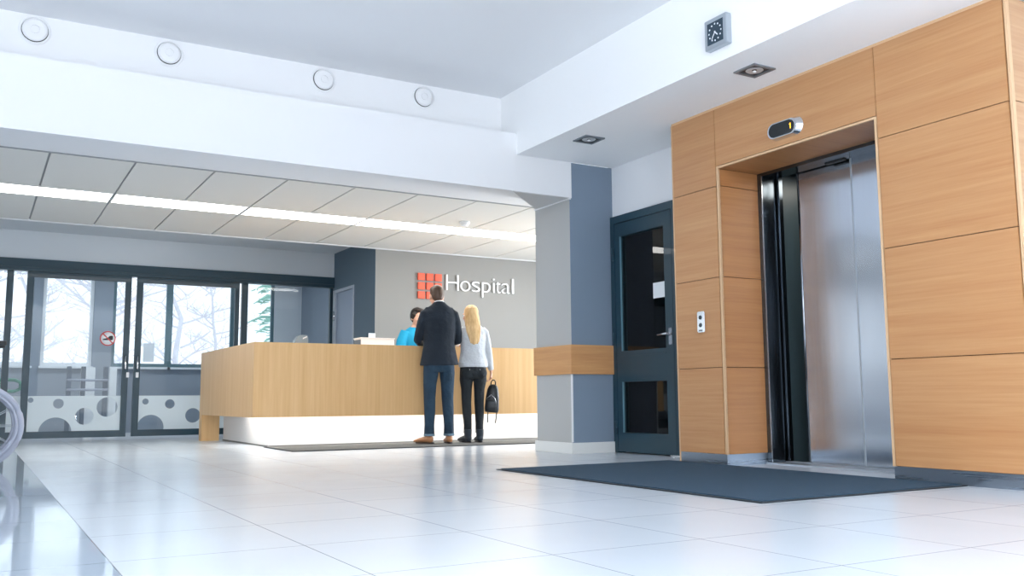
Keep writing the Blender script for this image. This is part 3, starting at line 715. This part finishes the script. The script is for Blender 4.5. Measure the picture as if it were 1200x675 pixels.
for y in (WY+.09, WY+.45):
    MB().tube([(WX-.40+.075*math.cos(2*PI*i/20), y, .078+.062*math.sin(2*PI*i/20)) for i in range(20)], .014, 8, cyclic=True).box(WX-.41, WX-.39, y-.012, y+.012, .07, .25).tube([(WX-.46, y, .078), (WX-.34, y, .078)], .008, 6).build('caster', WHEELG, t)
for y in (WY+.12, WY+.34): MB().box(WX-.62, WX-.48, y, y+.13, .125, .14, bev=.004).build('footrest', BLACK, t)

# ------------------------------------------------------------------ people
def blob(name, tubes, balls, mat, parent, voxel=.008, smooth=6, cut=None):
    """overlapping closed shells fused into one continuous surface"""
    b = MB()
    for T in tubes:
        n = len(T); t = bmesh.new(); rings = []
        P = [Vector(q[0]) for q in T]
        for i in range(n):
            d = (P[min(i+1, n-1)]-P[max(i-1, 0)]).normalized()
            u = Vector((1, 0, 0)) if abs(d.x) < .8 else Vector((0, 1, 0))
            u = (u-d*u.dot(d)).normalized(); w = d.cross(u)
            rx = T[i][1]; ry = T[i][2] if len(T[i]) > 2 else rx
            rings.append([t.verts.new(P[i]+u*rx*math.cos(2*PI*k/20)+w*ry*math.sin(2*PI*k/20)) for k in range(20)])
        for a, c in zip(rings, rings[1:]):
            for k in range(20): t.faces.new((a[k], a[(k+1) % 20], c[(k+1) % 20], c[k]))
        t.faces.new(rings[0][::-1]); t.faces.new(rings[-1])
        bmesh.ops.recalc_face_normals(t, faces=t.faces[:]); b.join(t, 0)
    for c, rx, ry, rz in balls: b.ball(c, rx, ry, rz)
    me = bpy.data.meshes.new('tmp'); b.b.to_mesh(me); b.b.free()
    o = bpy.data.objects.new('tmp', me); COL.objects.link(o)
    md = o.modifiers.new('r', 'REMESH'); md.mode = 'VOXEL'; md.voxel_size = voxel
    sm = o.modifiers.new('s', 'SMOOTH'); sm.factor = .5; sm.iterations = smooth
    dg = bpy.context.evaluated_depsgraph_get(); r = bpy.data.meshes.new_from_object(o.evaluated_get(dg))
    bpy.data.objects.remove(o)
    r.materials.clear(); r.materials.append(mat)
    for p in r.polygons: p.use_smooth = True; p.material_index = 0
    r.name = name
    return link(name, r, parent, local=True)
def rotz(v, a): return Vector((v[0]*math.cos(a)-v[1]*math.sin(a), v[0]*math.sin(a)+v[1]*math.cos(a), v[2]))
def head_parts(c, yaw, s=1.0, tilt=0.0):
    c = Vector(c)
    def P(x, y, z):
        y2 = y*math.cos(tilt)-z*math.sin(tilt)*-1*-1; z2 = z*math.cos(tilt)+y*math.sin(tilt)
        y2 = y*math.cos(tilt)-z*math.sin(tilt)
        return c+rotz((x*s, y2*s, z2*s), yaw)
    balls = [(P(0, -.012, .025), .074*s, .088*s, .092*s), (P(0, .028, -.025), .060*s, .066*s, .088*s), (P(0, .062, -.092), .03*s, .028*s, .024*s), (P(0, .078, -.06), .03*s, .018*s, .022*s)]
    for sx in (-1, 1):
        balls += [(P(sx*.076, -.006, -.012), .012*s, .022*s, .034*s), (P(sx*.036, .068, -.03), .024*s, .022*s, .024*s), (P(sx*.03, .084, .024), .024*s, .012*s, .010*s)]
    tubes = [[(P(0, .084, .018), .010*s), (P(0, .104, -.018), .013*s), (P(0, .098, -.034), .014*s)]]
    return P, tubes, balls
def hand_parts(w, d, n, side, curl=.5, s=1.0):
    """wrist point, direction of the fingers, palm normal, side of the thumb"""
    w = Vector(w); d = Vector(d).normalized(); n = Vector(n); n = (n-d*n.dot(d)).normalized(); x = d.cross(n)*side
    T = [[(w-d*.02, .026*s, .02*s), (w+d*.03*s, .034*s, .018*s), (w+d*.075*s, .040*s, .016*s), (w+d*.092*s, .036*s, .012*s)]]
    T = []
    for k in range(4):
        o = x*((k-1.5)*.019*s); T.append([(w+o*.6, .012*s), (w+o+d*.05*s, .0125*s), (w+o+d*.088*s, .011*s)])
        L = (.072, .08, .074, .058)[k]*s; q = w+o+d*.088*s; ps = [q]
        dd = d.copy()
        for j in range(3):
            dd = (dd*math.cos(curl)+n*math.sin(curl)).normalized(); q = q+dd*L/3*(1.15, 1, .85)[j]; ps.append(q)
        T.append([(ps[0]-d*.01, .0095*s)]+[(p, (.0095-.0009*i)*s) for i, p in enumerate(ps[1:])])
    b = w+x*(-.028*s)+d*.02*s; t1 = b-x*.022*s+d*.03*s+n*.012*s; t2 = t1-x*.004*s+d*.028*s+n*.014*s
    T.append([(w+d*.01, .014*s), (b, .014*s), (t1, .0115*s), (t2, .0095*s)])
    return T
def face_bits(P, s, parent, lip=(176, 104, 92)):
    for sx in (-1, 1):
        MB().ball(P(sx*.031, .082, .008), .012*s, .010*s, .009*s, seg=12).build('eye', MATS['eye_white'], parent, True)
        MB().ball(P(sx*.031, .0905, .008), .0052*s, .004*s, .0052*s, seg=10).build('iris', MATS['iris_dark'], parent, True)
    MB().ball(P(0, .094, -.062), .020*s, .006*s, .006*s, seg=12).build('lips', MATS['lips'], parent, True)
plain('eye_white', (236, 234, 230), .3); plain('iris_dark', (58, 42, 34), .3); plain('lips', (190, 112, 100), .5)
def shoe(parent, x, y, a, L, mat, solem, boot=0):
    def Q(u, v, z): return Vector((x, y, 0))+rotz((u, v, z), a)
    tb = [[(Q(0, -.055, .05), .033, .036), (Q(0, .0, .052), .038, .04), (Q(0, L*.45, .038), .043, .026), (Q(0, L*.62, .030), .042, .02), (Q(0, L*.76, .026), .026, .014)]]
    # upright shaft round the ankle
    tb.append([(Q(0, -.02, .03), .036, .042), (Q(0, -.02, .075+boot), .038 if not boot else .044, .046)])
    if boot: tb.append([(Q(0, -.02, .08), .042, .046), (Q(0, -.025, .15), .043, .046)])
    o = blob('shoe', tb, [(Q(0, -.03, .045), .036, .045, .04)], mat, parent, voxel=.006, smooth=4)
    m = MB(); t = bmesh.new()
    out = []
    for i in range(24):
        th = 2*PI*i/24; yy = math.sin(th); xx = math.cos(th)
        yc = L*.35+yy*L*.52; wdt = .046*(1-.15*(1 if yy < -.2 else 0))
        out.append((xx*wdt*(1-max(0, abs(yy)-.8)*.8), yc-.045))
    A = [t.verts.new(Q(p[0], p[1], .003)) for p in out]; B = [t.verts.new(Q(p[0], p[1], .018)) for p in out]
    t.faces.new(A[::-1]); t.faces.new(B)
    for i in range(24): t.faces.new((A[i], A[(i+1) % 24], B[(i+1) % 24], B[i]))
    bmesh.ops.recalc_face_normals(t, faces=t.faces[:]); m.join(t, 0)
    hl = MB(); 
    m.build('sole', solem, o, True); hl.b.free()
    return o

NAVY = fabric('navy_wool', (22, 33, 45), .8, 9, .15)
DENIM = fabric('dark_denim', (30, 56, 76), 1.0, 13, .4, .85)
DENIMC = fabric('denim_cuff', (104, 130, 148), .3, 20)
TAN = plain('tan_leather', (176, 122, 82), .4, vary=.15, vscale=20)
SOLE = plain('dark_sole', (52, 36, 28), .6)
KNIT = fabric('grey_knit', (202, 206, 212), .9, 16, .06)
BLKJ = fabric('black_denim', (20, 28, 34), .9, 13, .25, .8)
BOOT = plain('navy_boot', (36, 48, 60), .6)
SCRUB = fabric('teal_scrubs', (22, 148, 188), .4, 8, .1)
HBROWN = hair_mat('brown_hair', (58, 40, 30), (92, 66, 48))
HBLOND = hair_mat('blonde_hair', (190, 140, 84), (240, 206, 152))
HDARK = hair_mat('dark_hair', (22, 18, 18), (46, 36, 32))
FZ = 0.009
# --- man
t = empty('person', (4.405, 9.20, FZ), 'man in navy blazer and dark jeans seen from behind at the desk', 'person', 'people at the reception desk', rz=-0.24)
t.scale = (.968, .968, .968)
hc = (-.022, .045, 1.668)
P, ht, hb = head_parts(hc, .12, 1.0, -.12)
def legs(hx, ax, hz, kz, r, ay=0):
    L = []
    for s in (-1, 1): L.append([((s*hx*.95, -.005, hz+.05), r[0]*1.0, r[0]*1.05), ((s*hx, -.005, hz-.10), r[0], r[0]*1.05), ((s*(hx*.6+ax*.4), .01, kz+.16), r[1]*1.12, r[1]*1.15), ((s*(hx+ax)/2, .015, kz), r[1], r[1]), ((s*(hx*.35+ax*.65), -.012, kz-.14), (r[1]+r[2])/2*1.02, (r[1]+r[2])/2*1.12), ((s*ax, -.022, .20), r[2], r[2]*1.05), ((s*ax, -.02, .12), r[2], r[2]), ((s*ax, -.02, .05), r[2]*.9, r[2]*.9)])
    return L
body = legs(.092, .112, .88, .50, (.070, .050, .040))
body.append([((0, 0, .86), .14, .10), ((0, 0, .98), .145, .10), ((0, 0, 1.12), .14, .095), ((0, -.005, 1.32), .16, .105), ((0, -.01, 1.46), .15, .085), ((0, -.005, 1.53), .09, .06), ((0, .0, 1.57), .055, .055), ((0, .03, 1.64), .052, .055)])
for s in (-1, 1):
    body.append([((s*.15, -.005, 1.475), .045, .05), ((s*.20, .005, 1.32), .040, .042), ((s*.232, .05, 1.165), .034, .036), ((s*.18, .22, 1.150), .030, .030), ((s*.115, .34, 1.145), .024, .026)])
    body += hand_parts((s*.105, .355, 1.143), (-s*.6, .8, -.10), (0, 0, -1), s, .35)
    body.append([((s*.112, -.03, .05), .03, .03), ((s*.112, .12, .03), .03, .015)])
bo = blob('body', body+ht, hb, SKIN, t, .0065, 4)
face_bits(P, 1, t)
hb2 = [(P(0, -.018, .040), .080, .092, .092), (P(0, -.05, .0), .072, .058, .075), (P(0, .045, .09), .062, .045, .04)]
blob('hair', [[(P(0, -.062, .02), .062, .05), (P(0, -.062, -.055), .05, .034)]], hb2, HBROWN, t, .007, 4)
jk = [[((.004, -.002, .875), .226, .150), ((.002, -.006, .96), .208, .142), ((0, -.002, 1.12), .178, .122), ((0, -.006, 1.28), .190, .128), ((0, -.012, 1.40), .198, .120), ((0, -.014, 1.475), .186, .100), ((0, -.012, 1.525), .148, .082), ((0, -.008, 1.56), .094, .068), ((0, .0, 1.59), .066, .062)]]
for s in (-1, 1):
    jk.append([((s*.120, -.012, 1.497), .050, .056), ((s*.168, -.010, 1.462), .056, .062), ((s*.198, -.004, 1.36), .056, .062), ((s*.222, .02, 1.24), .052, .056), ((s*.234, .055, 1.165), .049, .052), ((s*.19, .20, 1.150), .046, .046), ((s*.125, .325, 1.145), .037, .037)])
blz = blob('blazer', jk, [((.172, -.012, 1.455), .044, .060, .050), ((-.172, -.012, 1.455), .044, .060, .050)], NAVY, t, .009, 9)
sc = [[((0, -.002, 1.575), .060, .060), ((0, .003, 1.605), .056, .058)]]
blob('shirt_collar', sc, [], PAPER, t, .007, 2)
jn = legs(.094, .112, .88, .50, (.086, .067, .056))
for T in jn:
    T[-1] = ((T[-1][0][0], T[-1][0][1], .095), .060, .062); T[-2] = ((T[-2][0][0], T[-2][0][1], .13), .058, .060)
jn.append([((0, -.005, .80), .13, .10), ((0, -.005, .86), .170, .125), ((0, -.004, .98), .168, .12)])
blob('jeans', jn, [((-.08, -.045, .86), .088, .085, .085), ((.08, -.045, .86), .088, .085, .085)], DENIM, t, .008, 4)
for s in (-1, 1): blob('cuff', [[((s*.112, -.02, .085), .063, .065), ((s*.112, -.02, .112), .063, .065)]], [], DENIMC, t, .008, 2)
shoe(t, -.125, -.02, .62, .27, TAN, SOLE); shoe(t, .115, -.02, -.05, .27, TAN, SOLE)
# --- woman
t = empty('person', (4.838, 9.22, FZ), 'blonde woman in pale grey sweater and black jeans holding a bag', 'person', 'people at the reception desk', rz=-0.25)
t.scale = (.982, .982, .982)
P, ht, hb = head_parts((-.02, .03, 1.445), .50, .94, -.05)
body = legs(.078, .068, .80, .44, (.062, .043, .034))
body.append([((0, 0, .78), .125, .095), ((0, 0, .88), .13, .095), ((0, 0, 1.0), .112, .085), ((0, -.005, 1.16), .13, .09), ((0, -.01, 1.26), .125, .075), ((0, -.005, 1.315), .075, .052), ((0, 0, 1.36), .044, .046), ((0, .02, 1.42), .043, .046)])
body.append([((.125, -.005, 1.265), .036, .040), ((.158, -.012, 1.14), .032, .034), ((.182, -.012, 1.0), .029, .029), ((.206, .01, .87), .025, .025), ((.218, .02, .80), .02, .022)])
body += hand_parts((.218, .022, .795), (0.0, .05, -1), (-1, .0, 0), 1, .75, .85)
body.append([((-.125, -.005, 1.265), .036, .040), ((-.165, .01, 1.18), .033, .033), ((-.19, .07, 1.145), .028, .028), ((-.15, .22, 1.138), .025, .025), ((-.10, .32, 1.135), .02, .022)])
body += hand_parts((-.095, .33, 1.135), (.5, .85, -.1), (0, 0, -1), -1, .35, .85)
for s in (-1, 1): body.append([((s*.068, -.03, .05), .028, .028), ((s*.068, .1, .03), .028, .014)])
blob('body', body+ht, hb, SKIN, t, .0065, 4)
face_bits(P, .94, t)
hr = [[((-.022, -.015, 1.52), .068, .06), ((-.020, -.035, 1.42), .084, .062), ((-.018, -.062, 1.33), .090, .052), ((-.014, -.088, 1.25), .084, .042), ((-.008, -.100, 1.18), .068, .034), ((-.004, -.104, 1.13), .050, .024), ((.0, -.106, 1.105), .034, .014)],
      [(P(.066, .015, .04), .026, .040), (P(.078, .0, -.06), .026, .042), (P(.080, -.025, -.13), .022, .034)], [(P(-.066, -.005, .04), .026, .040), (P(-.078, -.02, -.06), .024, .036), (P(-.075, -.05, -.13), .022, .030)]]
for k in range(8):
    x = -.054+.0154*k; e = .02*((k*37) % 3)+abs(x)*.4
    hr.append([((x*1.35-.016, -.107+abs(x)*.35, 1.32), .010, .013), ((x*1.15-.012, -.130+abs(x)*.3, 1.21), .009, .012), ((x*.9-.004, -.126+abs(x)*.25, 1.09+e), .005, .006)])
blob('hair', hr, [(P(0, -.012, .038), .083, .098, .088)], HBLOND, t, .006, 3)
sw = [[((0, -.002, .845), .166, .122), ((0, -.002, .885), .172, .128), ((0, -.002, .93), .164, .122), ((0, -.002, 1.03), .146, .110), ((0, -.006, 1.16), .152, .113), ((0, -.01, 1.235), .152, .098), ((0, -.012, 1.285), .128, .078), ((0, -.01, 1.315), .098, .064), ((0, -.004, 1.345), .060, .054)]]
sw.append([((.10, -.008, 1.285), .040, .048), ((.135, -.008, 1.25), .047, .052), ((.158, -.012, 1.15), .046, .050), ((.182, -.012, 1.0), .042, .045), ((.204, .01, .89), .038, .040), ((.217, .02, .815), .032, .034)])
sw.append([((-.10, -.008, 1.285), .040, .048), ((-.135, -.006, 1.25), .047, .052), ((-.165, .01, 1.185), .047, .048), ((-.192, .07, 1.152), .042, .042), ((-.155, .21, 1.142), .039, .038), ((-.105, .31, 1.137), .032, .032)])
blob('sweater', sw, [], KNIT, t, .008, 6)
MB().tube([(.168*math.cos(a), -.002+.125*math.sin(a), .895) for a in [2*PI*i/40 for i in range(40)]], .006, 6, cyclic=True).build('hem_band', KNIT, t, True)
jn = legs(.080, .068, .80, .44, (.077, .055, .045))
for T in jn: T[-1] = ((T[-1][0][0], T[-1][0][1], .105), .046, .048)
jn.append([((0, -.006, .72), .11, .095), ((0, -.006, .77), .156, .120), ((0, -.004, .87), .148, .112)])
jo = blob('jeans', jn, [((-.072, -.05, .78), .080, .08, .08), ((.072, -.05, .78), .080, .08, .08)], BLKJ, t, .007, 4)
for x in (-.07, .05): MB().ball((x, -.135, .815), .006, .004, .006, seg=8).build('rivet', CHROME, jo, True)
shoe(t, -.076, -.02, .30, .235, BOOT, BLACK, .03); shoe(t, .070, -.02, -.05, .235, BOOT, BLACK, .03)
wo = t
# --- backpack in her hand (world position from her local frame)
hp = wmat(wo) @ Vector((.222, .03, .708))
t = empty('backpack', (hp.x, hp.y, hp.z-.385), 'small black leather backpack hanging from the woman\'s hand', 'bag', rz=-.5)
t.rotation_euler = (0, math.radians(4), -.75); t.scale = (.92, .92, .92)
bk = [[((0, 0, .02), .082, .05), ((0, 0, .06), .092, .06), ((0, .0, .20), .085, .058), ((0, 0, .30), .070, .05), ((0, 0, .345), .05, .036), ((0, 0, .36), .03, .02)]]
LEA = plain('black_leather', (28, 34, 40), .38, bump=.1, bscale=60)
b0 = blob('bag_body', bk, [], LEA, t, .008, 4)
blob('front_pocket', [[((0, -.055, .035), .068, .02), ((0, -.062, .08), .072, .022), ((0, -.058, .155), .064, .02), ((0, -.055, .17), .05, .012)]], [], LEA, t, .006, 3)
MB().tube([(-.03, 0, .345), (-.026, 0, .39), (-.012, 0, .412), (.012, 0, .412), (.026, 0, .39), (.03, 0, .345)], .008, 8).build('top_handle', LEA, t, True)
MB().tube([(-.07, -.05, .11), (-.05, -.06, .19), (0, -.066, .235), (.05, -.06, .19), (.07, -.05, .11)], .003, 6).build('zipper', CHROME, t, True)
for x in (-.05, .045): MB().tube([(x, .05, .32), (x*1.2, .085, .22), (x*1.3, .08, .10), (x*1.2, .055, .04), (x*1.1, .05, -.06), (x, .045, -.11)], .007, 6).build('strap', LEA, t, True)
# --- receptionist
t = empty('person', (4.745, 10.60, 0.0), 'dark haired receptionist in teal scrubs standing behind the desk', 'person', 'people at the reception desk', rz=PI+.18)
P, ht, hb = head_parts((0, .05, 1.505), -.05, .96, -.18)
body = legs(.08, .09, .84, .46, (.07, .05, .04))
body.append([((0, 0, .82), .13, .095), ((0, 0, .92), .135, .095), ((0, 0, 1.04), .12, .09), ((0, 0, 1.2), .135, .095), ((0, 0, 1.31), .145, .08), ((0, .005, 1.37), .075, .055), ((0, .015, 1.41), .046, .048), ((0, .04, 1.47), .045, .048)])
for s in (-1, 1):
    body.append([((s*.145, 0, 1.325), .042, .044), ((s*.20, .0, 1.19), .038, .038), ((s*.235, .03, 1.03), .032, .032), ((s*.17, .20, .93), .028, .028), ((s*.12, .29, .90), .021, .023)])
    body += hand_parts((s*.115, .30, .895), (-s*.4, .85, -.25), (0, 0, -1), s, .4, .88)
    body.append([((s*.09, -.03, .05), .028, .028), ((s*.09, .1, .03), .028, .014)])
blob('body', body+ht, hb, SKIN, t, .0065, 4)
face_bits(P, .96, t)
blob('hair', [[(P(-.072, .0, .05), .016, .05), (P(-.076, -.02, -.02), .013, .04)], [(P(.072, .0, .05), .016, .05), (P(.076, -.02, -.02), .013, .04)]], [(P(0, -.025, .042), .081, .088, .086), (P(0, -.05, -.01), .07, .05, .07), (P(0, .035, .098), .062, .05, .026), (P(0, -.12, .02), .04, .035, .04)], HDARK, t, .007, 4)
st = [[((0, 0, .80), .19, .135), ((0, 0, .92), .182, .13), ((0, 0, 1.05), .168, .12), ((0, 0, 1.2), .168, .12), ((0, -.002, 1.30), .175, .098), ((0, 0, 1.355), .125, .074), ((0, .004, 1.385), .072, .06)]]
for s in (-1, 1): st.append([((s*.15, 0, 1.325), .056, .058), ((s*.205, .0, 1.20), .062, .066), ((s*.225, .015, 1.10), .062, .068)])
blob('scrub_top', st, [], SCRUB, t, .008, 5)
jn = legs(.085, .09, .84, .46, (.09, .075, .065))
for T in jn: T[-1] = ((T[-1][0][0], T[-1][0][1], .07), .066, .066)
jn.append([((0, 0, .74), .10, .09), ((0, 0, .80), .165, .12), ((0, 0, .92), .155, .11)])
blob('scrub_trousers', jn, [], SCRUB, t, .009, 5)
for s in (-1, 1): shoe(t, s*.09, -.02, -s*.1, .24, LETTER, BLACK)

# ------------------------------------------------------------------ labels of the ceiling lights
LL = sorted([o for o in S.objects if o.name.split('.')[0] == 'ceiling_light'], key=lambda o: o['x'])
for o in LL:
    x = o.location.x; del o['x']
    if x < -0.6: lab = 'lit linear ceiling light above the wheelchair end of the lobby, out past the doors'
    elif x < 0.6: lab = 'lit linear ceiling light leftmost in the tile ceiling'
    elif x < 1.8: lab = 'lit linear ceiling light in front of the gap between sliding doors'
    elif x < 3.1: lab = 'lit linear ceiling light above the left end of the desk'
    elif x < 4.4: lab = 'lit linear ceiling light left of the smoke detector'
    elif x < 5.7: lab = 'lit linear ceiling light nearest the column, right of smoke detector'
    else: lab = 'lit linear ceiling light hidden beyond the column'
    o['label'] = lab

# ------------------------------------------------------------------ light
w = bpy.data.worlds.new('overcast'); S.world = w; w.use_nodes = True
bg = w.node_tree.nodes['Background']; bg.inputs['Color'].default_value = (0.93, 0.96, 1.0, 1); bg.inputs['Strength'].default_value = 1.6
def area(name, loc, rot, sx, sy, power, color=(1, 1, 1), spread=PI):
    l = bpy.data.lights.new(name, 'AREA'); l.shape = 'RECTANGLE'; l.size = sx; l.size_y = sy; l.energy = power; l.color = color; l.spread = spread
    o = bpy.data.objects.new(name, l); COL.objects.link(o); o.location = loc; o.rotation_euler = rot; return o
DAY = (0.95, 0.975, 1.0)
UP = math.radians(18)  # area lamps outside unseen windows stand in for daylight, tilted up to brighten ceilings
for i, (a, c) in enumerate(WINL[:3]): area('window_daylight', (XL-0.35, (a+c)/2, 1.1), (0, -PI/2-UP, 0), 1.9, c-a, (22, 18, 4)[i], DAY)
for i, (a, c) in enumerate(WINB): area('window_daylight', ((a+c)/2, YB-0.35, 1.1), (PI/2+UP, 0, 0), c-a, 1.9, 20, DAY)
area('corridor_daylight', (XR+0.28, 8.5, 1.45), (0, PI/2, 0), 1.7, 1.7, 190, DAY)
for (x, y, e) in ((-1.2, -1.5, 270), (1.8, -1.5, 270), (-2.6, 1.6, 85)):
    area('ceiling_fill', (x, y, 2.2), (PI, 0, 0), 0.9, 0.9, e, (0.96, 0.98, 1))  # unseen fill lamps added to brighten the high ceiling
area('soffit_fill', (1.9, 0.5, 0.2), (math.radians(160), math.radians(20), 0), 0.8, 0.4, 40, (0.95, 0.98, 1))  # unseen low fill lamp added to brighten the soffit underside
area('cab_lamp', (5.75, 4.5, 2.2), (0, 0, 0), 0.5, 0.5, 6, (1, 0.95, 0.85))
area('vestibule_fill', (1.7, 14.5, 2.72), (0, 0, 0), 3.0, 0.5, 34, DAY)  # unseen fill lamp added to lighten the dark vestibule

# ------------------------------------------------------------------ colour management
S.view_settings.view_transform = 'Standard'; S.view_settings.look = 'None'
S.view_settings.exposure = 0.18; S.view_settings.gamma = 1.0
S.view_settings.use_curve_mapping = False
S.cycles.max_bounces = 8; S.cycles.diffuse_bounces = 5; S.cycles.glossy_bounces = 4; S.cycles.transparent_max_bounces = 12
S.cycles.use_denoising = True
S.cycles.sample_clamp_indirect = 6
